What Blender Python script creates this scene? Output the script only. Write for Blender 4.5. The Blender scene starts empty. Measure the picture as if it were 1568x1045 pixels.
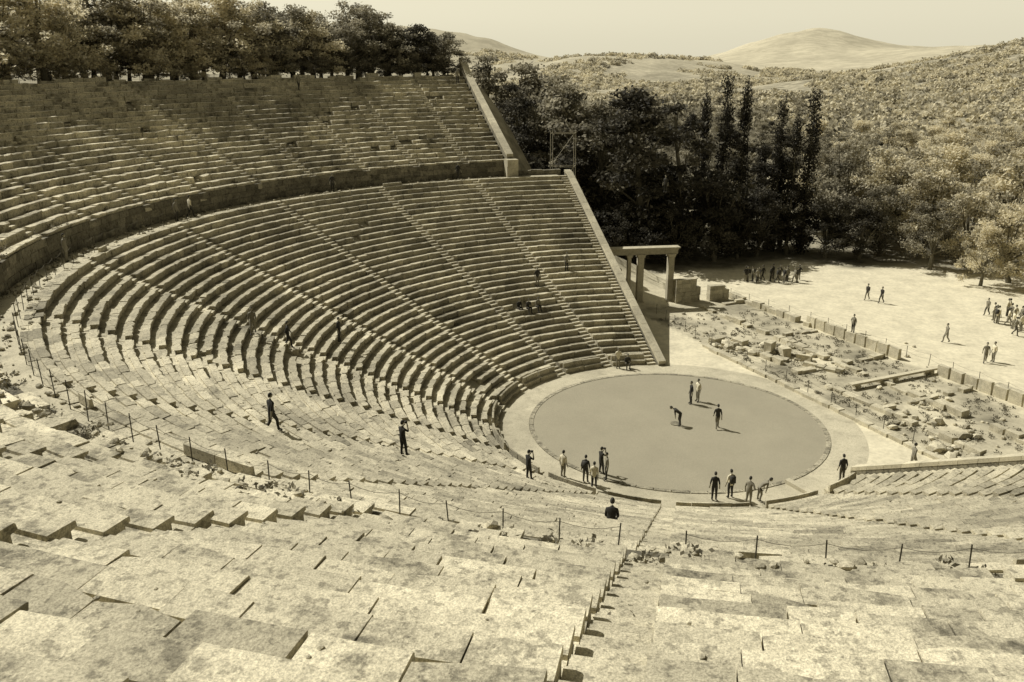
import bpy, bmesh, math, random
import numpy as np
from mathutils import Vector, Matrix, noise
rnd=random.Random(7); rng=np.random.default_rng(7)
sc=bpy.context.scene
rad=math.radians; deg=math.degrees
# ------------------------------------------------------------ camera
PT,YW,RL=0.313,0.204,-0.006
F0=Vector((-math.sin(YW),math.cos(YW),0));R0=Vector((math.cos(YW),math.sin(YW),0));Z=Vector((0,0,1))
Fw=F0*math.cos(PT)-Z*math.sin(PT);U0=F0*math.sin(PT)+Z*math.cos(PT)
Rv=R0*math.cos(RL)+U0*math.sin(RL);Uv=U0*math.cos(RL)-R0*math.sin(RL)
cd=bpy.data.cameras.new("camera");co=bpy.data.objects.new("camera",cd);sc.collection.objects.link(co)
M=Matrix((Rv,Uv,-Fw)).transposed().to_4x4();M.translation=Vector((0,-55.97,23.87));co.matrix_world=M
cd.sensor_width=36;cd.lens=1309.86/1568*36;cd.clip_end=20000;cd.clip_start=.05
sc.camera=co
# ------------------------------------------------------------ light
SUN_AZ,SUN_EL=160,48
sd=Vector((math.cos(rad(SUN_AZ))*math.cos(rad(SUN_EL)),math.sin(rad(SUN_AZ))*math.cos(rad(SUN_EL)),math.sin(rad(SUN_EL))))
L=bpy.data.lights.new("sun","SUN");L.energy=5.0;L.angle=rad(.5);L.color=(1,.97,.91)
lo=bpy.data.objects.new("sun",L);sc.collection.objects.link(lo);lo.rotation_euler=sd.to_track_quat('Z','Y').to_euler();lo.location=(-60,60,90)
w=bpy.data.worlds.new("World");sc.world=w;w.use_nodes=True
nt=w.node_tree;bg=nt.nodes["Background"]
sk=nt.nodes.new("ShaderNodeTexSky");sk.sky_type='NISHITA';sk.sun_disc=False;sk.sun_elevation=rad(SUN_EL);sk.sun_rotation=rad(90-SUN_AZ)%(2*math.pi)
sk.dust_density=5;sk.air_density=1.2
bw=nt.nodes.new("ShaderNodeRGBToBW");mx=nt.nodes.new("ShaderNodeMix");mx.data_type='RGBA';mx.blend_type='MULTIPLY';mx.inputs[0].default_value=1
tcw=nt.nodes.new("ShaderNodeTexCoord");sx_=nt.nodes.new("ShaderNodeSeparateXYZ");nt.links.new(tcw.outputs["Generated"],sx_.inputs[0])
# pale horizon haze band added to the sky
mr=nt.nodes.new("ShaderNodeMapRange");mr.interpolation_type='SMOOTHSTEP';nt.links.new(sx_.outputs[2],mr.inputs[0]);mr.inputs[1].default_value=.04;mr.inputs[2].default_value=.26;mr.inputs[3].default_value=7.4;mr.inputs[4].default_value=0
mm=nt.nodes.new("ShaderNodeMath");mm.operation='MULTIPLY_ADD';nt.links.new(sk.outputs[0],bw.inputs[0]);nt.links.new(bw.outputs[0],mm.inputs[0]);mm.inputs[1].default_value=.62;nt.links.new(mr.outputs[0],mm.inputs[2])
nt.links.new(mm.outputs[0],mx.inputs[6]);mx.inputs[7].default_value=(1,.935,.70,1)
nt.links.new(mx.outputs[2],bg.inputs[0]);bg.inputs[1].default_value=.095
sc.view_settings.view_transform='Standard'
# ------------------------------------------------------------ materials
def T(v): return (v,v*.915,v*.66,1)
def mat(name,dark,light,scale=1.,fine=9.,bump=.3,bd=.03,tone=True,rough=.95,spots=0.,lo=.35,hi=.65,grain=0.):
    m=bpy.data.materials.new(name);m.use_nodes=True;n=m.node_tree;N=n.nodes;K=n.links.new
    b=N["Principled BSDF"];b.inputs["Roughness"].default_value=rough
    b.inputs["Specular IOR Level"].default_value=.15
    tc=N.new("ShaderNodeTexCoord")
    def nz(s,d,ro):
        a=N.new("ShaderNodeTexNoise");a.inputs["Scale"].default_value=s;a.inputs["Detail"].default_value=d;a.inputs["Roughness"].default_value=ro;K(tc.outputs["Object"],a.inputs["Vector"]);return a.outputs[0]
    def rmp(x,p0,c0,p1,c1):
        r=N.new("ShaderNodeValToRGB");r.color_ramp.elements[0].position=p0;r.color_ramp.elements[1].position=p1
        r.color_ramp.elements[0].color=c0;r.color_ramp.elements[1].color=c1;K(x,r.inputs[0]);return r.outputs[0]
    a=nz(scale,6,.65);c=nz(fine,8,.7)
    ad=N.new("ShaderNodeMath");ad.operation='MULTIPLY_ADD';K(c,ad.inputs[0]);ad.inputs[1].default_value=.5
    m1=N.new("ShaderNodeMath");m1.operation='MULTIPLY';K(a,m1.inputs[0]);m1.inputs[1].default_value=.5;K(m1.outputs[0],ad.inputs[2])
    out=rmp(ad.outputs[0],lo,T(dark),hi,T(light))
    def mul(x,fac):
        q=N.new("ShaderNodeMix");q.data_type='RGBA';q.blend_type='MULTIPLY';q.inputs[0].default_value=1;K(x,q.inputs[6]);K(fac,q.inputs[7]);return q.outputs[2]
    if spots:
        g=(1-spots,)*3+(1,)
        out=mul(out,rmp(nz(fine*.6,5,.6),.54,(1,1,1,1),.62,g))
        out=mul(out,rmp(nz(.13,4,.6),.40,(.80,.80,.80,1),.54,(1,1,1,1)))
        out=mul(out,rmp(nz(.9,7,.75),.38,(1-spots,)*3+(1,),.46,(1,1,1,1)))
        out=mul(out,rmp(nz(2.6,6,.8),.34,(1-spots,)*3+(1,),.42,(1,1,1,1)))
    if grain: out=mul(out,rmp(nz(38,3,.7),.36,(1-grain,)*3+(1,),.60,(1,1,1,1)))
    if tone:
        at=N.new("ShaderNodeAttribute");at.attribute_name="tone";out=mul(out,at.outputs["Fac"])
    K(out,b.inputs["Base Color"])
    if bump:
        bp=N.new("ShaderNodeBump");bp.inputs["Strength"].default_value=bump;bp.inputs["Distance"].default_value=bd;K(ad.outputs[0],bp.inputs["Height"]);K(bp.outputs[0],b.inputs["Normal"])
    return m
M_seat=mat("weathered_limestone",.38,.72,.8,14,.8,.05,spots=.38,grain=.4)
M_seatu=mat("worn_limestone",.48,.85,.9,10,.9,.07,spots=.40,grain=.4)
M_wall=mat("wall_masonry",.16,.38,1.5,8,.8,.07,spots=.4,grain=.4)
M_rub=mat("rubble_stone",.32,.70,2,12,.8,.05,grain=.4)
M_pale=mat("pale_marble",.44,.68,1.2,9,.5,.03,grain=.25,spots=.15)
M_orch=mat("packed_earth",.28,.38,.25,30,.4,.02,tone=False,lo=.3,hi=.7,grain=.3)
M_gut=mat("paved_gutter",.42,.66,.6,12,.4,.03,tone=False,grain=.3,spots=.2)
M_wood=mat("wood_plank",.35,.55,3,20,.2,.01)
M_metal=mat("dark_metal",.06,.10,3,20,0,.01,rough=.6)
M_galv=mat("galvanised_tube",.25,.35,3,20,0,.01,rough=.6)
M_rope=mat("rope",.12,.2,3,30,0,.01)
M_bark=mat("bark",.10,.2,3,12,.6,.04)
def leafm(n,d,l,tr=.4):
    m=mat(n,d,l,.35,3,0,.01,tone=True,lo=.3,hi=.7);N=m.node_tree.nodes;K=m.node_tree.links.new;b=N["Principled BSDF"];b.inputs["Roughness"].default_value=.7
    t=N.new("ShaderNodeBsdfTranslucent");ms=N.new("ShaderNodeMixShader");ms.inputs[0].default_value=tr
    K(b.inputs["Base Color"].links[0].from_socket,t.inputs[0]);K(b.outputs[0],ms.inputs[1]);K(t.outputs[0],ms.inputs[2]);K(ms.outputs[0],N["Material Output"].inputs[0]);return m
M_leafC=leafm("cypress_scales",.02,.06,.2)
M_leafD=leafm("pine_needles",.035,.11,.3)
M_leafM=leafm("olive_leaves",.16,.38)
M_leafS=leafm("hazed_scrub_leaves",.40,.66,.45)  # distant scrub, leaf colour lightened to carry painted haze
M_leafP=leafm("hazed_leaves",.52,.78,.45)  # hazy brightness put into the leaf colour
M_grass=leafm("dry_grass_blades",.12,.28)
def terr():
    m=bpy.data.materials.new("terrain_soil");m.use_nodes=True;n=m.node_tree;N=n.nodes;K=n.links.new
    b=N["Principled BSDF"];b.inputs["Roughness"].default_value=1;b.inputs["Specular IOR Level"].default_value=.05
    g=N.new("ShaderNodeNewGeometry")
    def nz(s,d=6,ro=.6):
        a=N.new("ShaderNodeTexNoise");a.inputs["Scale"].default_value=s;a.inputs["Detail"].default_value=d;a.inputs["Roughness"].default_value=ro;K(g.outputs["Position"],a.inputs["Vector"]);return a.outputs[0]
    def ramp(x,p0,c0,p1,c1):
        r=N.new("ShaderNodeValToRGB");r.color_ramp.elements[0].position=p0;r.color_ramp.elements[1].position=p1
        r.color_ramp.elements[0].color=c0;r.color_ramp.elements[1].color=c1;K(x,r.inputs[0]);return r.outputs[0]
    def mixn(f,a,b2):
        q=N.new("ShaderNodeMix");q.data_type='RGBA';K(f,q.inputs[0]);K(a,q.inputs[6]);K(b2,q.inputs[7]);return q.outputs[2]
    def mul(a,b2):
        q=N.new("ShaderNodeMix");q.data_type='RGBA';q.blend_type='MULTIPLY';q.inputs[0].default_value=1;K(a,q.inputs[6]);K(b2,q.inputs[7]);return q.outputs[2]
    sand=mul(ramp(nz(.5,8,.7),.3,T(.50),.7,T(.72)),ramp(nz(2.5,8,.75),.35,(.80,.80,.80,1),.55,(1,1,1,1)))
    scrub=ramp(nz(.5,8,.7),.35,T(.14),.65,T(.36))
    midh=mul(ramp(nz(.012,10,.75),.42,T(.30),.60,T(.48)),ramp(nz(.08,5,.65),.42,(1,1,1,1),.54,(.6,.6,.6,1)))  # dry hills with shrub dots, base paled with painted haze
    far_haze=mul(ramp(nz(.004,10,.7),.42,T(.42),.60,T(.53)),ramp(nz(.03,5,.65),.45,(1,1,1,1),.56,(.86,.86,.86,1)))  # aerial haze painted into the colour: paler, less contrast
    a1=N.new("ShaderNodeAttribute");a1.attribute_name="sand";a2=N.new("ShaderNodeAttribute");a2.attribute_name="far";a3=N.new("ShaderNodeAttribute");a3.attribute_name="far_haze"
    c=mixn(a1.outputs["Fac"],scrub,sand);c=mixn(a2.outputs["Fac"],c,midh);c=mixn(a3.outputs["Fac"],c,far_haze)
    K(c,b.inputs["Base Color"])
    bp=N.new("ShaderNodeBump");bp.inputs["Strength"].default_value=.4;bp.inputs["Distance"].default_value=.06;K(nz(4,8,.7),bp.inputs["Height"]);K(bp.outputs[0],b.inputs["Normal"])
    return m
M_terr=terr()
# ------------------------------------------------------------ mesh builder
class MB:
    def __init__(s): s.v=[];s.f=[];s.m=[];s.t=[]
    def add(s,vs,fs,m=0,t=1.):
        o=len(s.v);s.v+=[tuple(p) for p in vs]
        for f in fs: s.f.append(tuple(i+o for i in f));s.m.append(m);s.t.append(t)
    def box(s,c,d,rz=0,j=0,m=0,t=1.,tilt=0):
        R=Matrix.Rotation(rz,3,'Z')@Matrix.Rotation(tilt,3,'X');vs=[]
        for z in(-.5,.5):
            for x,y in((-.5,-.5),(.5,-.5),(.5,.5),(-.5,.5)):
                p=R@Vector((x*d[0],y*d[1],z*d[2]));vs.append((c[0]+p.x+rnd.uniform(-j,j),c[1]+p.y+rnd.uniform(-j,j),c[2]+p.z+rnd.uniform(-j,j)))
        s.add(vs,[(3,2,1,0),(4,5,6,7),(0,1,5,4),(1,2,6,5),(2,3,7,6),(3,0,4,7)],m,t)
    def rock(s,c,r,m=0,t=1.):
        bm=bmesh.new();bmesh.ops.create_icosphere(bm,subdivisions=1,radius=1)
        sx,sy,sz=[r*rnd.uniform(.7,1.25) for _ in range(3)];R=Matrix.Rotation(rnd.uniform(0,6.28),3,'Z')@Matrix.Rotation(rnd.uniform(-.5,.5),3,'X')
        vs=[]
        for q in bm.verts:
            p=q.co*rnd.uniform(.75,1.15);k=max(abs(p.x),abs(p.y),abs(p.z));p=p*(.72/max(k,.4))**.8
            p=R@Vector((p.x*sx,p.y*sy,p.z*sz*.75));vs.append((c[0]+p.x,c[1]+p.y,c[2]+p.z))
        fs=[[q.index for q in f.verts] for f in bm.faces];bm.free();s.add(vs,fs,m,t)
    def tube(s,pts,rr,n=6,m=0,t=1.):
        o=[];fs=[];pts=[Vector(p) for p in pts]
        for i,p in enumerate(pts):
            d=(pts[min(i+1,len(pts)-1)]-pts[max(i-1,0)]);d=d.normalized() if d.length>1e-6 else Vector((0,0,1))
            a=d.orthogonal().normalized() if i==0 else (a-d*a.dot(d)).normalized()
            b=d.cross(a)
            for k in range(n): an=2*math.pi*k/n;o.append(p+(a*math.cos(an)+b*math.sin(an))*rr[i])
        for i in range(len(pts)-1):
            for k in range(n): fs.append((i*n+k,i*n+(k+1)%n,(i+1)*n+(k+1)%n,(i+1)*n+k))
        fs.append(tuple(range(n))[::-1]);fs.append(tuple((len(pts)-1)*n+k for k in range(n)));s.add(o,fs,m,t)
    def mesh(s,name,mats,smooth=False):
        me=bpy.data.meshes.new(name);me.from_pydata(s.v,[],s.f)
        for m in mats: me.materials.append(m)
        me.polygons.foreach_set("material_index",s.m)
        a=me.attributes.new("tone",'FLOAT','FACE');a.data.foreach_set("value",s.t)
        if smooth: me.polygons.foreach_set("use_smooth",[True]*len(s.f))
        me.update();return me
    def obj(s,name,mats,parent=None,smooth=False):
        return link(name,s.mesh(name,mats,smooth),parent)
def link(name,me,parent=None,loc=None,rz=0,scl=None):
    o=bpy.data.objects.new(name,me);sc.collection.objects.link(o)
    if parent: o.parent=parent
    if loc is not None: o.location=loc
    o.rotation_euler=(0,0,rz)
    if scl is not None: o.scale=scl if hasattr(scl,'__len__') else (scl,)*3
    return o
def S(x): x=min(1,max(0,x));return x*x*(3-2*x)
# ------------------------------------------------------------ theatre geometry
AX=215.;R1,P1,H1,N1=12.3,.753,.3706,34
R3,P3,H3,N3,ZU=39.8,.8667,.4155,21,14.19
def dfun(u): return 3.66*min(1,max(0,(abs(u)-60)/45))
def theta(u,r,low=True):
    if low:
        d=dfun(u);a=abs(u)-deg(math.asin(d/37.9))+deg(math.asin(d/max(r,12)))
    else: a=abs(u)
    return rad(AX-math.copysign(a,u))
def pol(r,th,z): return (r*math.cos(th),r*math.sin(th),z)
def seat_z(x,y):
    r=math.hypot(x,y)
    if r<R1: return 0.
    if r<R1+P1*N1: return H1*(int((r-R1)/P1)+1)
    if r<R3: return 12.42
    return ZU+H3*min(N3-1,int((r-R3)/P3))
US=[105,89.5,73.4,55.7,37.2,18.6,0,-18.6,-37.2,-54.4,-73.4,-89.5,-105]
UU=[96]+sorted(US[1:-1]+[81.5,64.6,46.5,27.9,9.3,-9.3,-27.9,-45.8,-64,-81.5],reverse=True)+[-96]
SW=.38
GAPS=[(-50.3,-53.7),(-55.3,-58.0),(-62.3,-64.6),(-36,-38.2),(-30.5,-32)]
theatre=bpy.data.objects.new("ancient_theatre",None);sc.collection.objects.link(theatre)
def tier(name,low,rows,Rr,P,Hh,z0,stairs,matn,jit0,missing,w1):
    mb=MB()
    for i in range(rows):
        r=Rr+i*P;z=z0+i*Hh
        for k in range(len(stairs)-1):
            ua,ub=stairs[k],stairs[k+1]
            e0=deg(SW/r)*(1 if (low or k>0) else .1);e1=deg(SW/r)*(1 if (low or k<len(stairs)-2) else .1)
            if low and k==0: e0*=2
            if low and k==len(stairs)-2: e1*=2
            a=ua-e0;b=ub+e1
            u=a
            while u>b+.01:
                ln=deg(rnd.uniform(.75,1.75)/r)
                if u-ln-deg(.5/r)<b: ln=u-b
                g=deg(rnd.choice([.005,.008,.014,.026])/r)
                u0,u1=u-g,u-ln+g;u-=ln
                if u1>=u0: continue
                wear=noise.noise(Vector((r*.25,u*.15,3)))
                farside=(not low) and u>20
                jit=jit0*(1+1.4*max(0,wear))*(1.7 if farside else 1)
                miss=missing*(3 if wear>.2 else .4)*(2.5 if farside else 1)
                uc_=(u0+u1)/2
                if not low and i==0 and any(g0>uc_>g1 for g0,g1 in GAPS): miss=1
                if not low and i<2 and -56<uc_<-15: miss=max(miss,.14)
                if rnd.random()<miss:
                    if rnd.random()<.8:
                        for q in range(4):
                            th=theta(uc_+rnd.uniform(-.5,.5)*(u0-u1),r,low);mb.rock(pol(r+rnd.uniform(.2,.75),th,z-.3),rnd.uniform(.08,.2),0,rnd.uniform(.7,1.1))
                    continue
                dr=rnd.gauss(0,.012*jit);dz=rnd.gauss(0,.007*jit);tl=rnd.gauss(0,.006*jit);tr=rnd.gauss(0,.006*jit);ww=w1+rnd.uniform(-.03,.03)
                if rnd.random()<.03: dr-=.05*jit;dz+=.010*jit
                pr=[(.10,-.52),(.11,-.12),(0,-.09),(0,-.02),(.02,0),(ww,tr),(ww+.012,-.07),(P+.12,-.065),(P+.12,-.52)]
                ns=2 if ln*r/57.3<1.2 else 4
                vs=[];fs=[];n=len(pr)
                for s_ in range(ns+1):
                    uu=u0+(u1-u0)*s_/ns;ee=(s_/ns-.5)*2
                    c=rnd.gauss(0,.006*jit)
                    chip=(rnd.random()**4*.12*jit0) if s_ in (0,ns) else (rnd.random()**6*.09)
                    for q,(pd,pz) in enumerate(pr):
                        jj=c if q in(3,4,5) else 0
                        rr=r+pd+dr+(jj if q==4 or q==3 else 0)+(chip if q in(2,3,4) else 0)
                        vs.append(pol(rr,theta(uu,rr,low),z+pz+dz+tl*ee+(jj if q==4 else 0)))
                for s_ in range(ns):
                    for q in range(n-1): fs.append((s_*n+q,s_*n+q+1,(s_+1)*n+q+1,(s_+1)*n+q))
                fs.append(tuple(range(n))[::-1]);fs.append(tuple(ns*n+q for q in range(n)))
                t=rnd.gauss(1,.14)+.3*noise.noise(Vector((r*.12,u*.08,0)))
                if farside and u>55: t*=.88
                t=min(1.2,max(.5,t))
                mb.add(vs,fs,0,t)
                if (low and i==0) or (low and i==rows-1 and rnd.random()<.13):
                    hh=.42 if i==0 else .3
                    vs=[];pr2=[(ww-.05,-.02),(ww-.02,hh),(ww+.1,hh+.02),(ww+.12,-.02)]
                    for s_ in (0,1,2):
                        uu=u0+(u1-u0)*s_/2
                        for pd,pz in pr2: vs.append(pol(r+pd+dr,theta(uu,r+pd,low),z+pz+dz))
                    fs=[(s_*4+q,s_*4+(q+1)%4,(s_+1)*4+(q+1)%4,(s_+1)*4+q) for s_ in (0,1) for q in range(4)]+[(3,2,1,0),(8,9,10,11)]
                    mb.add(vs,fs,0,t)
    mb.obj(name,[matn],theatre)
tier("lower_seating",True,N1,R1,P1,H1,H1,US,M_seat,1.3,.005,.38)
tier("upper_seating",False,N3,R3,P3,H3,ZU,UU,M_seatu,1.4,.010,.50)
mb=MB()
def stairs(low,rows,Rr,P,Hh,z0,us):
    for uc in us:
        for i in range(rows):
            for h in (0,1):
                r=Rr+i*P+h*P/2;zt=z0+(i-1)*Hh+(h+1)*Hh/2-.045+rnd.gauss(0,.008)
                off=0
                if low and abs(uc)>104: off=-math.copysign(deg(SW/r),uc)
                th=theta(uc+off,r+P/4,low)
                if low:
                    ta=theta(uc+off,r,low);tb=theta(uc+off,r+.5,low)
                    dd=Vector((math.cos(tb)*(r+.5)-math.cos(ta)*r,math.sin(tb)*(r+.5)-math.sin(ta)*r)).normalized()
                else: dd=Vector((math.cos(th),math.sin(th)))
                L_=P/2+.06;c=Vector((math.cos(th),math.sin(th)))*(r+P/4)+dd*.03
                mb.box((c.x,c.y,zt-.3),(L_,2*SW-.012,.6),math.atan2(dd.y,dd.x),.008,0,rnd.uniform(1.0,1.25))
stairs(True,N1,R1,P1,H1,H1,US);stairs(False,N3,R3,P3,H3,ZU,UU[1:-1])
mb.obj("stairways",[M_seat],theatre)
mb=MB()
nn=420
ra=R1+N1*P1-.02
for k in range(nn):
    u0=104-208*k/nn;u1=104-208*(k+1)/nn
    z=12.42
    vs=[pol(ra,theta(u0,ra),z+.1),pol(ra,theta(u1,ra),z+.1),pol(R3+.3,theta(u1,R3,False),z),pol(R3+.3,theta(u0,R3,False),z)]
    mb.add(vs,[(0,1,2,3)],0,rnd.uniform(.85,1.15))
mb.obj("walkway",[M_gut],theatre)
mb=MB()
for c_ in range(3):
    u=96.
    hz=[12.3,12.95,13.5,13.98][c_:c_+2]
    while u>-96:
        ln=deg(rnd.uniform(.7,1.5)/R3);u1=max(u-ln,-96.2);g=.012
        um=(u+u1)/2
        if c_==2 and any(g0>um>g1 for g0,g1 in GAPS) and rnd.random()<.7: u=u1;continue
        dr=rnd.gauss(0,.015)
        vs=[]
        for r in (R3-.02+dr,R3+.5):
            for uu in (u-g,u1+g):
                for z in (hz[0]+.008,hz[1]-.008): vs.append(pol(r,theta(uu,r,False),z))
        mb.add(vs,[(0,2,3,1),(1,3,7,5),(0,1,5,4),(2,6,7,3),(4,5,7,6)],0,rnd.uniform(.65,1.15))
        u=u1
mb.obj("podium_wall",[M_wall],theatre)
mb=MB()
for sg in (1,-1):
    rs=[12.0+i*1.02 for i in range(27)]
    for a,b in zip(rs[:-1],rs[1:]):
        def corner(r,off):
            th=theta(sg*105,r);th2=theta(sg*105,r+.3);dd=Vector((math.cos(th2)*(r+.3)-math.cos(th)*r,math.sin(th2)*(r+.3)-math.sin(th)*r)).normalized()
            nrm=Vector((dd.y,-dd.x)) if sg>0 else Vector((-dd.y,dd.x))
            return Vector((r*math.cos(th),r*math.sin(th)))+nrm*off
        def zt(r): return max(.35,(r-R1)/P1*H1+.55)
        for (o0,o1,zb,zt_,m) in ((-.02,.62,-.02,.0,1),(0.,.55,-99,-.26,0)):
            g=.01;vs=[]
            for r in (a+g,b-g):
                for o in (o0,o1):
                    p=corner(r,o);top=min(zt(r),13.1)+zt_;bot=-1.5 if zb<-9 else min(zt(r),13.1)-.25
                    vs+= [(p.x,p.y,bot),(p.x,p.y,top)]
            mb.add(vs,[(0,1,3,2),(4,6,7,5),(1,5,7,3),(0,2,6,4),(0,4,5,1),(2,3,7,6)],m,rnd.uniform(.8,1.15) if m==0 else rnd.uniform(.85,1.1))
    rs=[39.6+i*1.0 for i in range(21)]
    for a,b in zip(rs[:-1],rs[1:]):
        for (o0,o1,up,bt,m) in ((0,.72,0,.28,1),(.04,.66,-.29,None,0)):
            vs=[]
            for r in (a+.01,b-.01):
                th=theta(sg*96,r,False)
                nrm=Vector((math.sin(th),-math.cos(th)))*(1 if sg>0 else -1)
                for o in (o0,o1):
                    p=Vector((r*math.cos(th),r*math.sin(th)))+nrm*o
                    top=ZU+(r-R3)/P3*H3+.7+up+(.3 if r>57 else 0)
                    vs+=[(p.x,p.y,(top-bt) if bt else 4.),(p.x,p.y,top)]
            mb.add(vs,[(0,1,3,2),(4,6,7,5),(1,5,7,3),(0,2,6,4),(0,4,5,1),(2,3,7,6)],m,rnd.uniform(.95,1.2))
    th=theta(sg*96,39.3,False);n_=Vector((math.sin(th),-math.cos(th)))*(1 if sg>0 else -1)
    p=Vector((math.cos(th),math.sin(th)))*39.0+n_*.3;mb.box((p.x,p.y,12.6),(1.3,1.2,3.4),th,.01,1,1.)
    for q in range(9):
        uu=sg*(96.6+q*.95);th=theta(uu,40.2,False);mb.box(pol(40.0,th,12.2),(.6,.66,1.5+rnd.uniform(-.1,.25)),th,.02,0,rnd.uniform(.7,1.1))
mb.obj("retaining_wall",[M_wall,M_pale],theatre)
mb=MB();u=95.
while u>-95:
    ln=deg(rnd.uniform(.8,1.8)/58.3)
    if rnd.random()<.6: mb.box(pol(58.5,theta(u-ln/2,58,False),22.3+rnd.uniform(-.3,.15)),(.5,ln*58.3/57.3-.03,1.1),theta(u-ln/2,58,False)+rnd.gauss(0,.05),.04,0,rnd.uniform(.7,1.2))
    u-=ln
mb.obj("rim_stones",[M_seatu],theatre)
# ------------------------------------------------------------ terrain
HG=[(6.3,3600,112,250,500),(13.2,3900,66,420,500),(1,3300,14,380,400),(-16.8,2600,66,200,500),(-12.5,2300,14,200,300),(-25,2400,70,500,400),
 (-4.5,1900,24,210,260),(-1.0,2000,18,160,220),(-8.5,1750,12,160,200),(16,1500,14,160,420),(21,1250,20,160,420),(27,1100,34,220,380),(19,2800,64,420,500)]
HG2=[]
for az,d,h,sa,sr in HG:
    a=rad(az);HG2.append((d*math.sin(a),d*math.cos(a)-56,h,sa,sr,math.sin(a),math.cos(a)))
def seatline(r):
    if r<R1: return -.03
    if r<R1+N1*P1: return max(-.03,(r-R1)/P1*H1-.15)
    if r<R3+.3: return 12.2
    if r<R3+N3*P3: return ZU+(r-R3)/P3*H3-H3-.3
    return 22.25
def hgt(x,y):
    r=math.hypot(x,y);th=deg(math.atan2(y,x))
    dd=(215-th+180)%360-180
    t2=rad(215-abs(dd));mx_,my_=r*math.cos(t2),r*math.sin(t2)
    dl=.902*(mx_+2.6)+.432*(my_-13.9);du=.875*mx_+.485*my_
    k=S((r-38.3)/1.2);d=dl*(1-k)+du*k
    if abs(dd)>150: d=max(d,20)
    hin=seatline(r)
    if r>58: hin=22.25-14*S((r-110)/250)+noise.noise(Vector((x*.05,y*.05,0)))*.5*S((r-60)/10)
    hout=22*S((r-29)/30)*(1-S((d-.5)/15)) if d>0 else hin
    if r>110: hout=hout*(1-S((r-110)/150)*.6)
    hout=min(hout,hin) if r<58 else hout
    h=hin if d<=-.3 else (hin+(hout-hin)*min(1,(d+.3)/.6) if d<.3 else hout)
    if r<R1: h=-.03
    far=S((r-70)/300)
    out=S((d-15)/20)
    if r>65: h+=out*(-6*S((r-75)/300)+noise.noise(Vector((x*.012,y*.012,5)))*5*far)
    if r>250:
        big=0
        for cx,cy,hh,sa,sr,sx,cy2 in HG2:
            ex=x-cx;ey=y-cy;al=ex*sx+ey*cy2;ac=ex*cy2-ey*sx
            e=(ac/sa)**2+(al/sr)**2
            if e<14: big+=hh*math.exp(-e*.8)
        rr_=S((r-250)/700)
        h+=rr_*(big*(1+.15*noise.noise(Vector((x*.004,y*.004,1)))+.06*noise.noise(Vector((x*.015,y*.015,1))))+noise.noise(Vector((x*.003,y*.003,9)))*6+12*S((r-1400)/1500))
    return h
radii=[0,4,8,11,12.0,12.6]+[13+i*.75 for i in range(33)]+[37.9,38.3,38.7,39.1,39.5,39.9,40.4]+[41+i*.85 for i in range(21)]
r=59.2
while r<9000: radii.append(r);r*=1.028 if r<400 else 1.022
tv=[(0,0,-.03)];sand=[1.];farv=[0.];vf=[0.]
angs=[];a=0.
while a<360:
    angs.append(a);a+= .4 if 60<=a<=125 else 1.
NT=len(angs)
for r in radii[1:]:
    for a in angs:
        x,y=r*math.cos(rad(a)),r*math.sin(rad(a));tv.append((x,y,hgt(x,y)))
        e=math.hypot(x-22,y-20)+4*noise.noise(Vector((x*.12,y*.12,2)))
        s_=1-S((e-33)/3)
        tt=x*.819+y*.574;ss=x*.574-y*.819
        if 12.3<tt<24.5 and -26<ss<14: s_=.45+.8*noise.noise(Vector((x*.3,y*.3,7)))
        if r<13: s_=1
        if 12.3<r<60 and abs((215-a+180)%360-180)<100: s_=.25
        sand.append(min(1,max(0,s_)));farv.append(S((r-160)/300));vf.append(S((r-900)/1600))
tf=[(0,1+k,1+(k+1)%NT) for k in range(NT)]
for i in range(len(radii)-2):
    o=1+i*NT
    for k in range(NT): tf.append((o+k,o+NT+k,o+NT+(k+1)%NT,o+(k+1)%NT))
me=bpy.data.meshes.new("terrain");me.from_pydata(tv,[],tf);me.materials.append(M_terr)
for nm,dt in (("sand",sand),("far",farv),("far_haze",vf)):
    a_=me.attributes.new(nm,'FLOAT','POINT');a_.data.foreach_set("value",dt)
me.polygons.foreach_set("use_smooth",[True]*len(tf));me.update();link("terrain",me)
# ------------------------------------------------------------ orchestra
def disc(name,r0,r1,z,m,n=160):
    vs=[];fs=[]
    for k in range(n):
        a=2*math.pi*k/n;vs+=[(r0*math.cos(a),r0*math.sin(a),z),(r1*math.cos(a),r1*math.sin(a),z)]
    if r0==0:
        vs=[(r1*math.cos(2*math.pi*k/n),r1*math.sin(2*math.pi*k/n),z) for k in range(n)];fs=[tuple(range(n))]
    else: fs=[(2*k,2*k+1,(2*k+3)%(2*n),(2*k+2)%(2*n)) for k in range(n)]
    me=bpy.data.meshes.new(name);me.from_pydata(vs,[],fs);me.materials.append(m);link(name,me)
disc("orchestra_floor",0,9.9,.012,M_orch)
disc("orchestra_gutter",10.2,12.5,-.004,M_gut)
mb=MB()
for k in range(60):
    a0=2*math.pi*k/60+.003;a1=2*math.pi*(k+1)/60-.003;vs=[]
    for r_ in (9.88,10.18):
        for a in (a0,(a0+a1)/2,a1):
            for z in (-.1,.04): vs.append(pol(r_,a,z))
    mb.add(vs,[(1,3,9,7),(3,5,11,9),(0,2,3,1),(2,4,5,3),(7,9,8,6),(9,11,10,8),(0,1,7,6),(4,10,11,5)],0,rnd.uniform(1.2,1.7))
mb.tube([(0,0,0),(0,0,.06)],[.36,.36],20)
mb.obj("orchestra_stone_ring",[M_wall])
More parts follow.
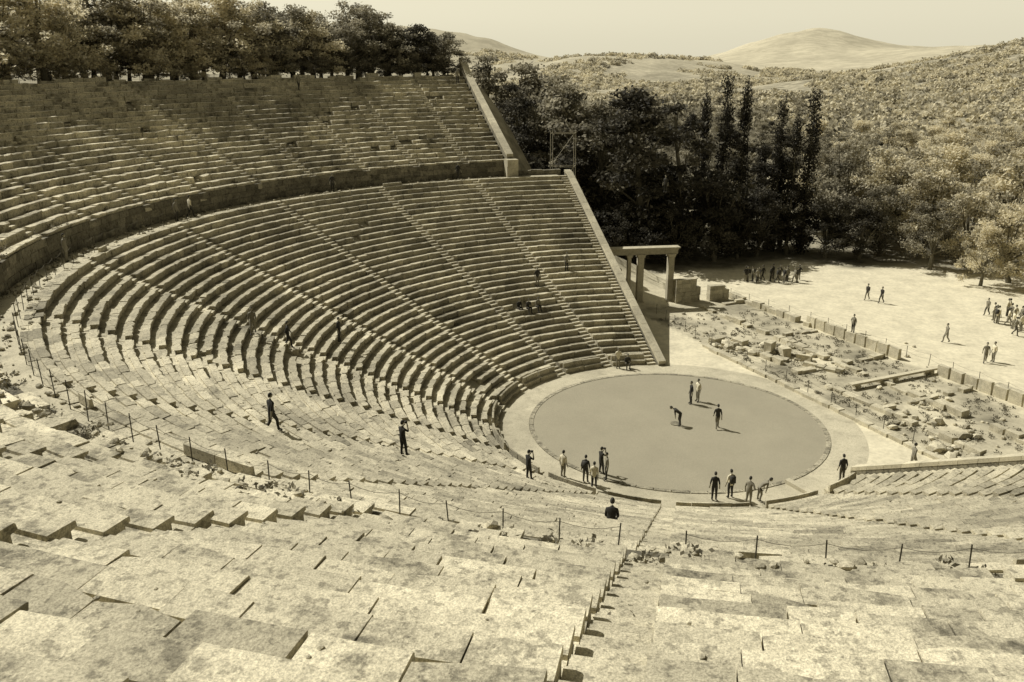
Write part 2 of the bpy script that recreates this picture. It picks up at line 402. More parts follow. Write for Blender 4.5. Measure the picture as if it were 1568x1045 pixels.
# ------------------------------------------------------------ stage building ruins
A35=rad(35);tn=Vector((math.cos(A35),math.sin(A35)));sn=Vector((math.sin(A35),-math.cos(A35)))
def ts(t,s,z=0): p=tn*t+sn*s;return (p.x,p.y,z)
WA=math.atan2(sn.y,sn.x)
mb=MB()
def lowwall(t0,s0,t1,s1,h,wd,gap=.12,jit=.03,hv=.3,m=0):
    a=Vector(ts(t0,s0));b=Vector(ts(t1,s1));d=b-a;Ln=d.length;d.normalize();x=0
    while x<Ln-.2:
        l=rnd.uniform(.6,1.6);l=min(l,Ln-x)
        if rnd.random()>gap:
            hh=h*(1+rnd.uniform(-hv,hv));c=a+d*(x+l/2)
            mb.box((c.x+rnd.gauss(0,.04),c.y+rnd.gauss(0,.04),hh/2-.1),(l-.03,wd*rnd.uniform(.75,1.25),hh+.2),math.atan2(d.y,d.x)+rnd.gauss(0,.04),jit,m,rnd.uniform(.85,1.2))
        x+=l
lowwall(12.0,-13.5,11.8,12.5,.25,.5,.03,.015,.15)
lowwall(14.8,-13,14.8,14,.3,.5,.35,.05,.5)
lowwall(19.2,-24,19.2,14,.35,.6,.25,.05,.5)
lowwall(24.4,-26,24.6,-14,.5,.6,.05)
lowwall(26.6,4,26.8,15,.35,.5,.2)
lowwall(15,-9,18,-3,.3,.6,.1,.04,.3)
for s_ in (-24,-13,-4.5,4,13.5): lowwall(14.8 if s_>-20 else 18,s_,24.2,s_+rnd.uniform(-.4,.4),.32,.5,.35,.05,.5)
for s_ in np.arange(-14.2,14.5,1.25):
    if s_>-3.5 and s_<0.5: continue
    p=ts(24.7,float(s_));mb.box((p[0],p[1],.42),(1.1,.32,1.05+rnd.uniform(-.2,.1)),WA+rnd.gauss(0,.04),.04,0,rnd.uniform(.85,1.2))
for (x0,y0,x1,y1,h) in ((-.9,31.6,1.6,33.1,2.3),(2.6,33.4,4.6,34.4,1.35)):
    a=Vector((x0,y0,0));b=Vector((x1,y1,0));d=b-a;Ln=d.length;d.normalize();z=-.1;c_=0
    while z<h:
        x=-.3*(c_%2);hh=.45
        end=Ln-(.5 if z>h*.6 else 0)
        while x<end-.1:
            l=min(rnd.uniform(.7,1.1),end-x);x0_=max(x,0);l=l-(x0_-x);c=a+d*(x0_+l/2);mb.box((c.x,c.y,z+hh/2),(l-.02,.7,hh-.015),math.atan2(d.y,d.x),.012,0,rnd.uniform(.85,1.15));x=x0_+l
        z+=hh;c_+=1
def rub(cx,cy,sx,sy,n,r0,r1):
    for _ in range(n):
        x=rnd.gauss(cx,sx);y=rnd.gauss(cy,sy);r_=r0+(r1-r0)*rnd.random()**1.7
        if math.hypot(x,y)<12.6 or x*.819+y*.574<12.2: continue
        mb.rock((x,y,r_*.3),r_,0,rnd.uniform(.7,1.3))
rub(6,17.5,2.2,1.3,50,.12,.6);rub(3,18,1.2,1.0,20,.12,.45);rub(9.5,16.5,1.6,1.2,25,.12,.45);rub(17.4,-1.2,1.2,1.8,50,.12,.6);rub(16,3.5,.8,1.8,30,.1,.4);rub(20,3,2,3,25,.1,.4);rub(12,11,3,3,14,.08,.25);rub(9,24,5,4,20,.08,.25);rub(1,24,2.5,4,25,.08,.3);rub(16,14,3,4,16,.08,.3)
for (x,y,w_,h_) in ((7.6,17.2,1.1,1.0),(8.8,16.4,.9,.8),(5.2,18.8,1.3,.6),(3.2,19.3,1.4,.5),(10.3,15.6,1.2,.5)):
    mb.box((x,y,h_/2),(w_,.7,h_),rnd.uniform(0,3),.07,0,rnd.uniform(.95,1.25),rnd.uniform(-.1,.1))
mb.obj("stage_building_ruins",[M_rub])
mb=MB();a=Vector((12.9,9.1,.42));b=Vector((20.4,14.4,.42));d=b-a
mb.box(((a+b)/2),(d.length,.42,.16),math.atan2(d.y,d.x),0,0,1.1)
for q in (.08,.5,.92): c=a+d*q;mb.box((c.x,c.y,.15),(.3,.5,.36),math.atan2(d.y,d.x),.02,1,1)
mb.obj("wooden_plank_bridge",[M_wood,M_rub])
mb=MB();a=Vector((6.7,-7.6,0));b=Vector((8.6,-9.9,0));d=b-a
c=(a+b)/2;mb.box((c.x,c.y,.12),(d.length,.35,.26),math.atan2(d.y,d.x),.02,0,.9);mb.box((9.3,-9.2,.1),(1.6,.4,.22),.7,.02,0,.9);mb.obj("stone_threshold",[M_pale])
# ------------------------------------------------------------ gateway
mb=MB();ga=Vector((-9.6,29.4,0));gb=Vector((-.9,32.3,0));gd=(gb-ga).normalized();gz=math.atan2(gd.y,gd.x);GL=(gb-ga).length
GH=5.25
def gx(s_): return ga+gd*s_
def pier(s_,w_,dp,h):
    c=gx(s_);mb.box((c.x,c.y,.15),(w_+.25,dp+.25,.3),gz,.01,0,1.05)
    z=.3
    while z<h-.35:
        hh=min(1.15,h-.3-z);mb.box((c.x,c.y,z+hh/2),(w_,dp,hh-.012),gz,.006,0,rnd.uniform(.9,1.1));z+=hh
    mb.box((c.x,c.y,h-.2),(w_+.16,dp+.16,.18),gz,.003,0,1.05);mb.box((c.x,c.y,h-.055),(w_+.28,dp+.28,.11),gz,.003,0,1.05)
pier(1.0,.8,.8,GH);pier(5.4,.6,.7,GH);pier(8.6,.6,.7,GH);pier(4.2,.36,.5,GH)
c=gx(GL/2+.1)
mb.box((c.x,c.y,GH+.22),(GL-.1,.72,.42),gz,.004,0,.8);mb.box((c.x,c.y,GH+.53),(GL,.84,.18),gz,.004,0,.9);mb.box((c.x,c.y,GH+.68),(GL+.3,1.1,.1),gz,.004,0,.9)
c=gx(2.4);mb.box((c.x,c.y,1.9),(2.0,.5,3.8),gz,.01,0,.7)
mb.obj("stone_gateway",[M_pale])
# ------------------------------------------------------------ fences
def fence(name,paths,h=1.05,sp=2.4,rope=(.95,.55),r0=.022):
    mb=MB()
    for pts in paths:
        P_=[];
        for a,b in zip(pts[:-1],pts[1:]):
            a=Vector(a);b=Vector(b);n=max(1,round((b-a).length/sp))
            for i in range(n): P_.append(a+(b-a)*i/n)
        P_.append(Vector(pts[-1]))
        tops=[]
        for p in P_:
            tx,ty=rnd.gauss(0,.03),rnd.gauss(0,.03);mb.tube([p,p+Vector((tx,ty,h))],[r0,r0],6,0,1);tops.append((p,Vector((tx,ty,0))))
        for hz in rope:
            for (a,ta),(b,tb) in zip(tops[:-1],tops[1:]):
                q=[]
                for i in range(5):
                    f=i/4;q.append(a.lerp(b,f)+Vector((0,0,hz*h-.12*math.sin(math.pi*f)))+ta.lerp(tb,f)*hz)
                mb.tube(q,[.007]*5,4,1,1)
    return mb.obj(name,[M_metal,M_rope])
fence("rope_fence",[[(-2.5,27.5,0),(1.3,20,0),(8.3,10,0),(15.2,-.8,0)]])
fence("rope_fence",[[(5.0,35.3,0),(12.2,27.3,0),(21.5,14.2,0),(27,6,0)]])
fence("rope_fence",[[(-1.5,35,0),(4.5,36.2,0)]])
arcs=[]
ul=[99]+US[1:-1]+[-99]
for a,b in zip(ul[:-1],ul[1:]):
    n=max(2,int((a-b)/57.3*38.1/1.6));arcs.append([pol(38.1,theta(a-1.2+(b-a+2.4)*i/n,38.1),12.46) for i in range(n+1)])
fence("walkway_rope_fence",arcs,1.15,2.3,(.92,),.018)
# ------------------------------------------------------------ vegetation
def leafgeo(C,sz,flat=.5):
    n=len(C);nr=rng.normal(size=(n,3))+np.array([0,0,flat]);nr/=np.linalg.norm(nr,axis=1)[:,None]
    a=np.cross(nr,rng.normal(size=(n,3)));a/=np.linalg.norm(a,axis=1)[:,None];b=np.cross(nr,a)
    s=(sz*rng.uniform(.6,1.3,n))[:,None];a=a*s;b=b*s*.6
    return np.stack([C-a,C-b*.9,C+a,C+b],1).reshape(-1,3)
def finish(name,mb,LV,tones,mats):
    nb=len(mb.v);nl=len(LV)//4
    V=mb.v+[tuple(x) for x in LV.tolist()];Fq=mb.f+[(nb+4*i,nb+4*i+1,nb+4*i+2,nb+4*i+3) for i in range(nl)]
    me=bpy.data.meshes.new(name);me.from_pydata(V,[],Fq)
    for m in mats: me.materials.append(m)
    me.polygons.foreach_set("material_index",mb.m+[1]*nl)
    a=me.attributes.new("tone",'FLOAT','FACE');a.data.foreach_set("value",list(mb.t)+list(tones));me.update();return me
def tree_mesh(kind,seed,leaf):
    r_=random.Random(seed);mb=MB()
    cl=[]
    lean=(r_.uniform(-.06,.06),r_.uniform(-.06,.06))
    if kind=='pine':
        tr=[(lean[0]*z*1.0+.15*math.sin(z*.7+seed),lean[1]*z+.15*math.cos(z*.6),z) for z in np.linspace(-.3,8.8,9)]
        mb.tube(tr,list(np.linspace(.24,.05,9)),7,0,1)
        for j in range(50):
            zf=r_.uniform(.0,1);z=.9+zf*8.5
            Rm=2.8*(1-zf)**.62*(.6+.4*min(1,zf*4))+.35
            an=r_.uniform(0,6.28);rr=Rm*(r_.random()**.5);tp=tr[min(8,max(0,int((z-.8)/9.1*8)))]
            c=(tp[0]+rr*math.cos(an),tp[1]+rr*math.sin(an),z+r_.uniform(-.2,.2));cl.append((c,r_.uniform(.45,.95),.45))
            if j%2==0: mb.tube([(tp[0],tp[1],tp[2]),((tp[0]+c[0])/2,(tp[1]+c[1])/2,(tp[2]+c[2])/2-.1),c],[.07,.045,.02],5)
        nper,sz=150,.125
    elif kind=='cypress':
        mb.tube([(0,0,-.3),(0,0,5),(0,0,9.6)],[.16,.09,.02],6)
        for j in range(60):
            zf=r_.random();z=.6+zf*9;Rm=.85*(math.sin(math.pi*min(1,(zf*.8+.17)))**.6)*(1-zf**4*.8)
            an=r_.uniform(0,6.28);rr=Rm*r_.uniform(.2,.75);cl.append(((rr*math.cos(an),rr*math.sin(an),z),r_.uniform(.3,.5),1.5))
        nper,sz=120,.09
    else:
        tr=[(lean[0]*z*3,lean[1]*z*3,z) for z in (-.3,1.0,2.2,4.0)]
        mb.tube(tr,[.34,.26,.2,.1],8)
        for j in range(58):
            an=r_.uniform(0,6.28);el=r_.uniform(-.65,1.45);q=r_.uniform(.45,1.05)
            c=(tr[2][0]+4.0*q*math.cos(an)*math.cos(el)*r_.uniform(.75,1.1),tr[2][1]+4.0*q*math.sin(an)*math.cos(el),3.9+(4.9 if el>0 else 3.6)*q*math.sin(el)+.7*math.sin(an*3+seed));cl.append((c,r_.uniform(.55,1.1),.7))
            if j%3==0: mb.tube([tr[2],((tr[2][0]+c[0])/2,(tr[2][1]+c[1])/2,(tr[2][2]+c[2])/2+.2),c],[.12,.07,.02],5)
        nper,sz=130,.15
    Cs=[];tn_=[]
    for c,R_,fl in cl:
        n=int(nper*(R_/.8));d=rng.normal(size=(n,3));d/=np.linalg.norm(d,axis=1)[:,None];d*=(rng.uniform(.25,1.,n)**.5)[:,None]*R_*(1+.25*rng.normal(size=n))[:,None];d[:,2]*=fl
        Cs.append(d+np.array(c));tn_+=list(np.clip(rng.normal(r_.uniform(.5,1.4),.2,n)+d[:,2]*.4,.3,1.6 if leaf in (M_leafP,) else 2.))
    C=np.concatenate(Cs)
    if leaf is M_leafP: tn_=[min(1.15,t) for t in tn_]
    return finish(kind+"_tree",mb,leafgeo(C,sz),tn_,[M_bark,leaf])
V={}
V['pD']=[tree_mesh('pine',s,M_leafD) for s in (1,2,3,4)]
V['cD']=[tree_mesh('cypress',s,M_leafC) for s in (5,6)]
V['bD']=[tree_mesh('broad',s,M_leafD) for s in (7,8)]
V['bM']=[tree_mesh('broad',s,M_leafM) for s in (9,10,11)]
V['pM']=[tree_mesh('pine',s,M_leafM) for s in (12,13)]
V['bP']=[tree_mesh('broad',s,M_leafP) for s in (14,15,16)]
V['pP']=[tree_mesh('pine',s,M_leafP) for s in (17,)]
NM={'p':'pine_tree','c':'cypress_tree','b':'olive_tree'}
def tree(k,x,y,top=None,H=None,wid=1.):
    z=hgt(x,y)-.1
    if H is None: H=top-z
    s=H/10.;return link(NM[k[0]],rnd.choice(V[k]),None,(x,y,z),rnd.uniform(0,6.28),(s*wid,s*wid,s))
for a in [('pD',-5.3,53,21.8,1.3),('pM',-11.5,57,20,1.3),('pM',-17,61,23,1.2),('pD',-22.5,60,22,1.2),('pM',-29,70,25.5,1.2),('pM',-24,70,24.5,1.2),('pM',-19.5,66,24,1.2),('pM',-8,64,22.5,1.2),
 ('pD',-.8,57,20.0,1.2),('bD',3.6,53,10.8,1.1),('bD',-1.5,51,8,1),('cD',4.2,62,22.6,.75),('cD',6.6,61,22.0,.7),('cD',14.8,60,20.8,.9),('cD',11.2,61,19.5,.8),('cD',12.9,59,18,.8),('cD',1.6,62,20.5,.7),
 ('pD',7.6,63,14,1.2),('pD',12,62,13,1.2),('bD',9,57,9.5,1),('bD',17.6,57.5,7.6,1.3),('bD',21.5,57,7.2,1.2),('bD',13.2,60,9,1),
 ('bD',-8.5,50,8,.9),('pD',-14,54,15,1.1),('bD',-19,52,13,.8),('bD',-5,49.5,6,1.2),('bD',6.5,55,6,1.3),
 ('bM',20.5,67,15,1.1),('bP',26,66,14,1.0),('bM',24.5,60,10,1.0),('bP',30.5,62,13,1.0),('bM',29,53,9,1.05),('bP',33.5,55,11,1.0),('bP',36,47.5,10.5,1.0),('bP',32.5,45.5,7.5,.9),('bP',41,52,12,1.1),('bP',39,43,9,1),('bM',26,75,15,1.1),('bP',34,72,14.5,1.1),('bP',42,66,15,1.1)]:
    tree(a[0],a[1],a[2],top=a[3],wid=a[4])
for _ in range(130):
    k=rnd.uniform(126,270);tz=rnd.uniform(-.25,.36);x=tz*k;y=k-56
    if math.hypot(x,y)<66: continue
    f=(tz+.05)/.38  # more haze-coloured trees towards the right
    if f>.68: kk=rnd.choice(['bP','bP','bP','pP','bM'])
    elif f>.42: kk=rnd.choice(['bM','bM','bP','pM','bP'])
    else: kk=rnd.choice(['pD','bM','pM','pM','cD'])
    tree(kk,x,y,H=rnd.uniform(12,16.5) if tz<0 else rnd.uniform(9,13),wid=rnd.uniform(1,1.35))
th=119.5
while th<188:
    for rr in (rnd.uniform(61.3,63.5),rnd.uniform(65,69),rnd.uniform(70,76)):
        t=th+rnd.uniform(-1,1);x,y=rr*math.cos(rad(t)),rr*math.sin(rad(t))
        kk=rnd.choice(['bM','bM','bD']) if t<132 else rnd.choice(['bM','bM','bP']) if t<144 else rnd.choice(['bP','bP','bP','bM'])  # grove leaves turn haze-coloured with rising angle
        tree(kk,x,y,H=rnd.uniform(6.8,10.6)*(.6 if t<123 else .9 if t<127 else 1),wid=rnd.uniform(1.1,1.55))
    if rnd.random()<.9:
        t=th+rnd.uniform(-2,2);tree('bM' if t<140 else 'bP',60.6*math.cos(rad(t)),60.6*math.sin(rad(t)),H=rnd.uniform(1.8,3.8),wid=1.5)
    th+=3.2
def mass(name,pts,leaf,nq,sz):
    P_=np.array([(p[0],p[1],p[2]) for p in pts]);Rr=np.array([p[3] for p in pts]);Hh=np.array([p[4] for p in pts])
    n=len(P_);d=rng.normal(size=(n,nq,3));d/=np.linalg.norm(d,axis=2)[:,:,None];d*=rng.uniform(.6,1.1,(n,nq))[:,:,None]
    d[:,:,2]=np.abs(d[:,:,2])*1.0-.1;C=P_[:,None,:]+d*np.stack([Rr,Rr,Hh],1)[:,None,:]
    t=np.clip(rng.normal(1,.28,(n,1))+rng.normal(0,.2,(n,nq)),.4,1.35).reshape(-1);s=(sz*np.repeat(Rr[:,None],nq,1)).reshape(-1)
    C=C.reshape(-1,3);m=len(C);nr=rng.normal(size=(m,3))+np.array([0,0,.6]);nr/=np.linalg.norm(nr,axis=1)[:,None]
    a=np.cross(nr,rng.normal(size=(m,3)));a/=np.linalg.norm(a,axis=1)[:,None];b=np.cross(nr,a);a*=s[:,None];b*=(s*.75)[:,None]
    LV=np.stack([C-a,C-b,C+a,C+b],1).reshape(-1,3);mb=MB()
    link(name,finish(name,mb,LV,t.tolist(),[M_bark,leaf]))
fd,fp=[],[]
for _ in range(16000):
    k=150+ (rnd.random()**1.25)*1900;tz=rnd.uniform(-.30,.42);x=tz*k;y=k-56;r_=math.hypot(x,y)
    if r_<110: continue
    dens=noise.noise(Vector((x*.008,y*.008,4)))
    if k>500 and dens<-.28+(k-500)/3600: continue
    s_=rnd.uniform(2.2,4.2)*(1+max(0,k-350)/1300);h=rnd.uniform(.9,1.4)*s_*(1 if k<700 else .8)+ (3 if k<350 else 0)
    (fp if (tz>.15+rnd.uniform(-.1,.1) or k>650+rnd.uniform(-200,200)) else fd).append((x,y,hgt(x,y)-.5,s_,h))  # far and right-hand crowns take the leaf colour with painted haze
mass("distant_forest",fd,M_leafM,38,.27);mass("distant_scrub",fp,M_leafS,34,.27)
mb=MB();C=[]
def tuft(x,y,z,n=14,h=.22):
    for _ in range(n): C.append((x+rnd.gauss(0,.12),y+rnd.gauss(0,.12),z+rnd.uniform(0,h)))
for _ in range(300):
    u=rnd.uniform(-100,95);r_=rnd.choice([38.6,39.4,39.6,40.4])+rnd.gauss(0,.15);q=pol(r_,theta(u,r_,False),seat_z(r_,0)if r_>39.8 else 12.42);tuft(*q,16)
for g0,g1 in GAPS:
    for _ in range(14): u=rnd.uniform(g1,g0);r_=rnd.uniform(39.9,40.6);tuft(*pol(r_,theta(u,r_,False),13.75),22,.3)
for _ in range(60): u=rnd.uniform(-56,-15);r_=rnd.uniform(40.0,41.6);tuft(*pol(r_,theta(u,r_,False),seat_z(r_,0)-.1),22,.25)
for _ in range(700):
    r_=rnd.uniform(41,57);r_=R3+P3*int((r_-R3)/P3)+.80;u=rnd.uniform(-95,95);q=pol(r_,theta(u,r_,False),seat_z(r_,0)-.05);tuft(*q,8,.10)
for _ in range(600):
    p=ts(rnd.uniform(12.6,24),rnd.uniform(-22,14));tuft(p[0],p[1],0,18,.18)
C=np.array(C);LV=leafgeo(C,.07,0.);link("dry_grass",finish("dry_grass",MB(),LV,np.clip(rng.normal(1,.25,len(C)),.4,1.6).tolist(),[M_bark,M_grass]))
mb=MB()
for _ in range(520):
    u=rnd.uniform(-100,95);r_=rnd.uniform(37.5,39.7);s_=rnd.uniform(.05,.2)
    q=pol(r_,theta(u,r_,False),12.5+s_*.3);mb.rock(q,s_,0,rnd.uniform(.6,1.1))
for _ in range(110):
    u=rnd.uniform(-62,-18);r_=rnd.uniform(39.9,41.3);s_=rnd.uniform(.06,.2);mb.rock(pol(r_,theta(u,r_,False),seat_z(r_,0)+s_*.15),s_,0,rnd.uniform(.6,1.1))
for _ in range(900):
    r_=rnd.uniform(40,57.5);u=rnd.uniform(-95,95);s_=rnd.uniform(.02,.06);q=pol(r_,theta(u,r_,False),seat_z(r_,0)-.01);mb.rock(q,s_,0,rnd.uniform(.6,1.1))
mb.obj("fallen_stones",[M_rub])
# ------------------------------------------------------------ scaffold / shelter
mb=MB();bx,by=-14.0,40.5;bz=hgt(bx,by)-.3;W_=1.3;Hs=5.6+(11.2-bz)
for sx in(-1,1):
    for sy in(-1,1): mb.tube([(bx+sx*W_,by+sy*W_*.6,bz),(bx+sx*W_,by+sy*W_*.6,bz+Hs)],[.04,.04],5)
for z in (.34,.67,.98):
    for sy in(-1,1): mb.tube([(bx-W_,by+sy*W_*.6,bz+Hs*z),(bx+W_,by+sy*W_*.6,bz+Hs*z)],[.035,.035],5)
    for sx in(-1,1): mb.tube([(bx+sx*W_,by-W_*.6,bz+Hs*z),(bx+sx*W_,by+W_*.6,bz+Hs*z)],[.035,.035],5)
for z0,z1 in ((.34,.67),(.67,.98)): mb.tube([(bx-W_,by-W_*.6,bz+Hs*z0),(bx+W_,by-W_*.6,bz+Hs*z1)],[.03,.03],5)
mb.obj("lighting_scaffold",[M_galv])
mb=MB();t=rad(144.5);c=Vector((60.0*math.cos(t),60.0*math.sin(t),22.2));pz=t+math.pi/2;dx_=Vector((math.cos(pz),math.sin(pz),0))
for s_ in(-1.6,0,1.6): mb.tube([c+dx_*s_,c+dx_*s_+Vector((0,0,3.6))],[.06,.06],6)
mb.box(c+Vector((0,0,3.5)),(4,.1,.25),pz);mb.box(c+Vector((0,0,2.5)),(3.8,.08,.12),pz);mb.box(c+Vector((0,0,1.0)),(3.8,.08,.12),pz);mb.box(c+Vector((0,0,3.75)),(4.4,1.6,.1),pz)
mb.obj("wooden_shelter",[M_metal])
pts=[[pol(59.6,rad(t),22.4) for t in range(146,190,2)]]
fence("top_fence",pts,1.3,2.2,(.95,.5))
# ------------------------------------------------------------ people
def pm(n,v):
    m=bpy.data.materials.new(n);m.use_nodes=True;b=m.node_tree.nodes["Principled BSDF"];b.inputs["Base Color"].default_value=T(v);b.inputs["Roughness"].default_value=.85;return m
K_={'skin':pm("skin",.28),'hair':pm("hair",.03),'dark':pm("dark_cloth",.035),'black':pm("black_cloth",.02),'white':pm("white_cloth",.65),'mid':pm("grey_cloth",.2),'denim':pm("denim",.08),'shoe':pm("shoe_leather",.03)}
def figure(pose):
    J={};E=[]
    def j(n,p,r,par=None,lab='t'):
        J[n]=(Vector(p),r)
        if par: E.append((par,n,lab))
    lean=pose.get('lean',0);sit=pose.get('sit',0);pz=.93 if not sit else .12
    def up(h,x=0,y=0):
        return (x,math.sin(lean)*h+y*math.cos(lean),pz+math.cos(lean)*h-y*math.sin(lean))
    j('pel',(0,0,pz),(.155,.12));j('sp',up(.2),(.145,.11),'pel','t');j('ch',up(.40),(.17,.12),'sp','t');j('nk',up(.55,0,-.01),(.06,.06),'ch','t')
    j('hb',up(.64,0,.01),(.05,.05),'nk','s')
    for sg,S_ in ((1,'L'),(-1,'R')):
        j('sh'+S_,up(.47,.18*sg),(.072,.068),'ch','t')
        el,wr=pose.get('arm'+S_,((.25*sg,-.03,.17),(.27*sg,.06,-.08)))
        el=up(el[2],el[0],el[1]);wr=up(wr[2],wr[0],wr[1])
        j('el'+S_,el,(.05,.05),'sh'+S_,'t');j('wr'+S_,wr,(.03,.027),'el'+S_,'s')
        d=(Vector(wr)-Vector(el)).normalized();side=d.cross(Vector((0,1,0)));side=side.normalized() if side.length>.1 else Vector((1,0,0));nn=d.cross(side)
        pa=Vector(wr)+d*.06;j('pa'+S_,pa,(.032,.018),'wr'+S_,'s')
        for q,(o,l) in enumerate(((-.027,.075),(-.009,.09),(.009,.085),(.027,.065))):
            b1=pa+d*.03+side*o;j('f%d'%q+S_,b1+d*l*.45,(.009,.009),'pa'+S_,'s');j('g%d'%q+S_,b1+d*l*.85+nn*.02,(.008,.008),'f%d'%q+S_,'s')
        j('th'+S_,Vector(wr)+d*.05+side*-.045+nn*.02,(.011,.011),'wr'+S_,'s');j('ti'+S_,Vector(wr)+d*.09+side*-.055+nn*.03,(.009,.009),'th'+S_,'s')
        hp=(.09*sg,0,pz-.04);j('hp'+S_,hp,(.11,.11),'pel','l')
        kn,an=pose.get('leg'+S_,((.10*sg,.02,.49),(.11*sg,-.02,.09)))
        j('kn'+S_,kn,(.072,.072),'hp'+S_,'l');mid=Vector(kn).lerp(Vector(an),.35)+Vector((0,-.015,0));j('ca'+S_,mid,(.066,.068),'kn'+S_,'l');j('an'+S_,an,(.045,.05),'ca'+S_,'l')
        j('he'+S_,(an[0],an[1]-.04,an[2]-.04),(.036,.036),'an'+S_,'f');j('to'+S_,(an[0]+.02*sg,an[1]+.17,an[2]-.055),(.042,.028),'an'+S_,'f')
    names=list(J);bm=bmesh.new();lay=bm.verts.layers.skin.verify();vv={}
    for n in names:
        v=bm.verts.new(J[n][0]);v[lay].radius=J[n][1];v[lay].use_root=(n=='pel');vv[n]=v
    for a,b,l in E: bm.edges.new((vv[a],vv[b]))
    me=bpy.data.meshes.new("fig");bm.to_mesh(me);bm.free();o=bpy.data.objects.new("figtmp",me);sc.collection.objects.link(o)
    m=o.modifiers.new("s",'SKIN');m.use_smooth_shade=True;m2=o.modifiers.new("b",'SUBSURF');m2.levels=1;m2.render_levels=1
    dg=bpy.context.evaluated_depsgraph_get();ev=o.evaluated_get(dg);em=ev.to_mesh()
    vs=[tuple(v.co) for v in em.vertices];fs=[tuple(p.vertices) for p in em.polygons];ev.to_mesh_clear();bpy.data.objects.remove(o)
    segs=[(J[a][0],J[b][0],l,max(J[b][1])) for a,b,l in E];mi=[]
    for f in fs:
        c=Vector((0,0,0))
        for i in f: c+=Vector(vs[i])
        c/=len(f);best=9;bl='t'
        for a,b,l,rr in segs:
            ab=b-a;t=max(0,min(1,(c-a).dot(ab)/max(1e-9,ab.length_squared)));d=(c-a-ab*t).length-rr
            if d<best: best=d;bl=l
        mi.append({'t':0,'l':1,'s':2,'f':4}[bl])
    mb=MB();mb.v=vs;mb.f=fs;mb.m=mi;mb.t=[1.]*len(fs)
    tilt=lean*.6+pose.get('tilt',0);hc=Vector(up(.755,0,.03));RX=Matrix.Rotation(-tilt,3,'X')
    for part in ('head','hair'):
        bm=bmesh.new();bmesh.ops.create_uvsphere(bm,u_segments=20,v_segments=14,radius=1)
        ov=[];fo=[]
        for v in bm.verts:
            p=v.co.copy();k=1. if part=='head' else 1.07
            q=Vector((p.x*.078*k,p.y*.098*k,p.z*.12*k))
            if part=='head':
                if p.z<-.2: q.x*=1+.28*(p.z+.2);q.y=q.y*(1+.15*(p.z+.2))+.012
                if p.y>.9 and abs(p.x)<.25 and -.35<p.z<.1: q.y+=.022
                if p.y>.75 and .0<p.z<.25 and .2<abs(p.x)<.55: q.y-=.008
                if abs(p.x)>.93 and -.3<p.z<.25: q.x*=1.16
            else: q.y-=.008
            ov.append(hc+RX@q)
        for f in bm.faces:
            c=f.calc_center_median()
            if part=='hair' and (c.z<-.05 and c.y>-.2 or c.y>.45 and c.z<.55 or c.z<-.55): continue
            fo.append([v.index for v in f.verts])
        bm.free();mb.add(ov,fo,2 if part=='head' else 3)
    for sg in(-1,1):
        c=hc+RX@Vector((.03*sg,.089,.012));mb.box(c,(.022,.008,.01),0,0,3)
    c=hc+RX@Vector((0,.092,-.055));mb.box(c,(.04,.008,.008),0,0,3)
    if pose.get('cam'):
        c=Vector(up(.72,0,.22));mb.box(c,(.13,.09,.09),0,0,4);mb.tube([c,c+Vector((0,.1,0))],[.035,.035],10,4)
    if pose.get('bag'):
        c=Vector(up(.3,0,-.19));mb.box(c,(.3,.16,.42),0,.015,4)
    return mb.mesh("figure",[K_['white'],K_['dark'],K_['skin'],K_['hair'],K_['shoe']],True)
POSES={
 'stand':({},'standing_visitor'),
 'bagged':({'bag':1,'legL':((.12,.03,.49),(.14,0,.09))},'standing_visitor'),
 'hips':({'armL':((.36,-.08,.2),(.2,.04,.03)),'legR':((-.13,.05,.49),(-.17,.06,.09))},'standing_visitor'),
 'walk':({'legL':((.09,.2,.52),(.1,.22,.1)),'legR':((-.09,-.04,.5),(-.1,-.3,.15)),'armL':((.23,-.12,.18),(.24,-.16,-.06)),'armR':((-.23,.1,.18),(-.22,.24,-.02))},'walking_visitor'),
 'bend':({'lean':1.0,'armL':((.2,.2,.3),(.16,.38,.16)),'armR':((-.2,.2,.3),(-.16,.38,.16)),'legL':((.11,.1,.48),(.13,.0,.09))},'bending_visitor'),
 'photo':({'cam':1,'armL':((.25,.16,.32),(.09,.24,.6)),'armR':((-.25,.16,.32),(-.09,.24,.6)),'legL':((.13,.06,.49),(.15,.08,.09))},'photographing_visitor'),
 'sit':({'sit':1,'lean':.25,'legL':((.13,.42,.18),(.14,.5,-.27)),'legR':((-.13,.42,.18),(-.12,.48,-.27)),'armL':((.22,.12,.2),(.12,.32,.1)),'armR':((-.22,.12,.2),(-.12,.32,.1))},'seated_visitor'),
}
FM={k:figure(v[0]) for k,v in POSES.items()}
def person(k,x,y,face,top='white',bot='dark',z=None,s=1.):
    me=FM[k].copy();me.materials[0]=K_[top];me.materials[1]=K_[bot]
    if z is None: z=0 if math.hypot(x,y)<12.4 or hgt(x,y)<.3 else seat_z(x,y)
    link(POSES[k][1],me,None,(x,y,z+.01),rad(face-90),s)
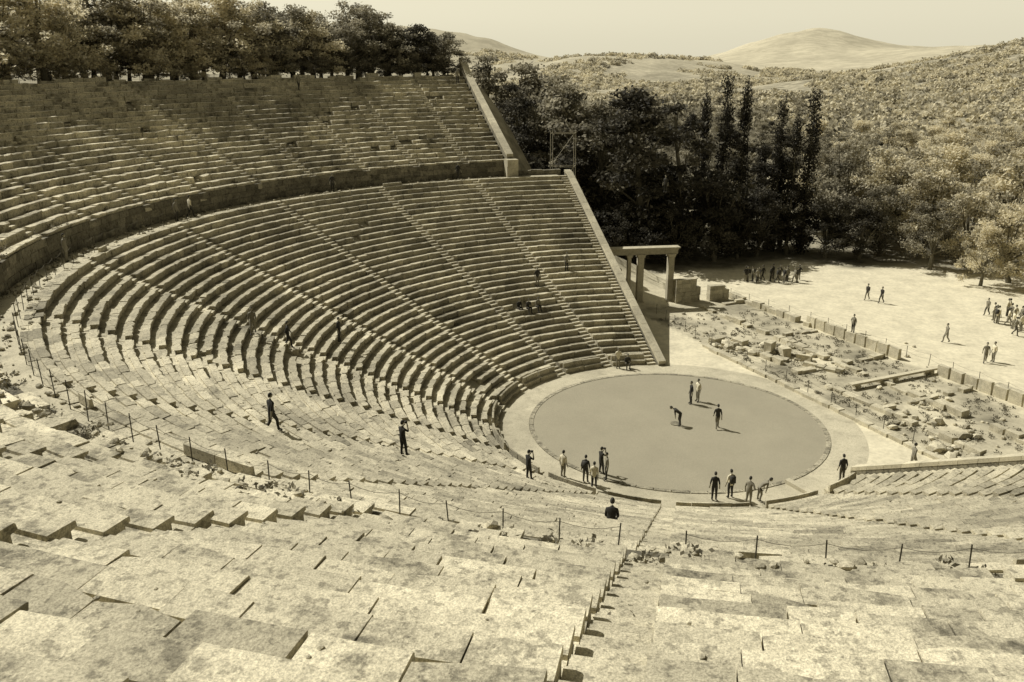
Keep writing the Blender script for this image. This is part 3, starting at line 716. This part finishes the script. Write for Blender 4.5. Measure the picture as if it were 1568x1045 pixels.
P=[('stand',1.0,3.9,200,'black','dark'),('hips',1.5,4.5,220,'white','mid'),('bend',.3,-.3,180,'dark','dark'),('walk',2.8,-.3,100,'dark','mid'),
('stand',-6.5,-9.5,60,'white','mid'),('bagged',-5.1,-9.9,80,'dark','denim'),('photo',-4.3,-8.6,40,'black','dark'),('hips',-3.9,-9.3,200,'mid','dark'),('walk',-4.5,-10.7,90,'white','dark'),
('stand',2.4,-10.7,90,'black','black'),('bagged',3.3,-10.2,120,'white','dark'),('hips',4.3,-10.9,60,'mid','mid'),('bend',4.9,-10.3,20,'mid','mid'),('stand',9.9,-6.9,110,'black','denim'),('walk',14.4,-4.4,20,'mid','mid'),
('stand',-4.9,10.7,280,'white','mid'),('sit',-4.2,11.0,290,'dark','denim',.3),('walk',19,36.8,230,'dark','mid'),('walk',20.2,35.7,220,'black','denim'),('walk',23.2,22.9,200,'mid','mid'),('walk',24.9,17.7,260,'mid','mid'),('stand',25.6,18,200,'white','mid'),
('stand',-2.4,34.4,250,'dark','dark'),('hips',15.6,24.5,220,'mid','dark')]
for p in P: person(*p)
for q in range(17):
    person(rnd.choice(['stand','hips','bagged','walk']),7.2+q*.36+rnd.uniform(-.4,.4),43.5+rnd.uniform(-1.5,1.8)+q*.05,rnd.uniform(0,360),rnd.choice(['dark','black','dark','mid']),rnd.choice(['dark','denim','mid']))
for q in range(22):
    person(rnd.choice(['stand','hips','bagged','walk']),30.6+rnd.uniform(-1.2,4),31.5+rnd.uniform(-6,2),rnd.uniform(0,360),rnd.choice(['mid','white','mid','white']),rnd.choice(['mid','denim','mid']))
for k,x,y,f,a,b in [('sit',-13.1,14.2,-50,'dark','dark'),('sit',-13.9,14.0,-45,'black','dark'),('sit',-12.4,14.9,-50,'mid','dark'),('stand',-12.9,17.8,-60,'dark','mid'),('walk',-26.3,-9,-70,'mid','mid'),('walk',-24.5,-8,20,'black','dark'),
 ('stand',-23.2,-3,0,'black','dark'),('walk',-16.9,-25,60,'black','dark'),('photo',-12.5,-21,60,'black','black'),('photo',-7.7,-14.5,50,'black','dark'),('sit',-2.0,-29.4,90,'black','black'),('stand',-10.7,21,-60,'mid','dark'),
 ('stand',-38.6,3.2,0,'mid','dark'),('walk',-38.5,5,60,'white','dark'),('stand',-33.0,20.3,-40,'dark','dark'),('walk',-23.6,30.9,-30,'black','dark'),('stand',-37.2,-11,20,'mid','mid'),('walk',-42.5,35,-40,'mid','dark'),('stand',-28,48,-60,'mid','dark')]:
    person(k,x,y,f,a,b)
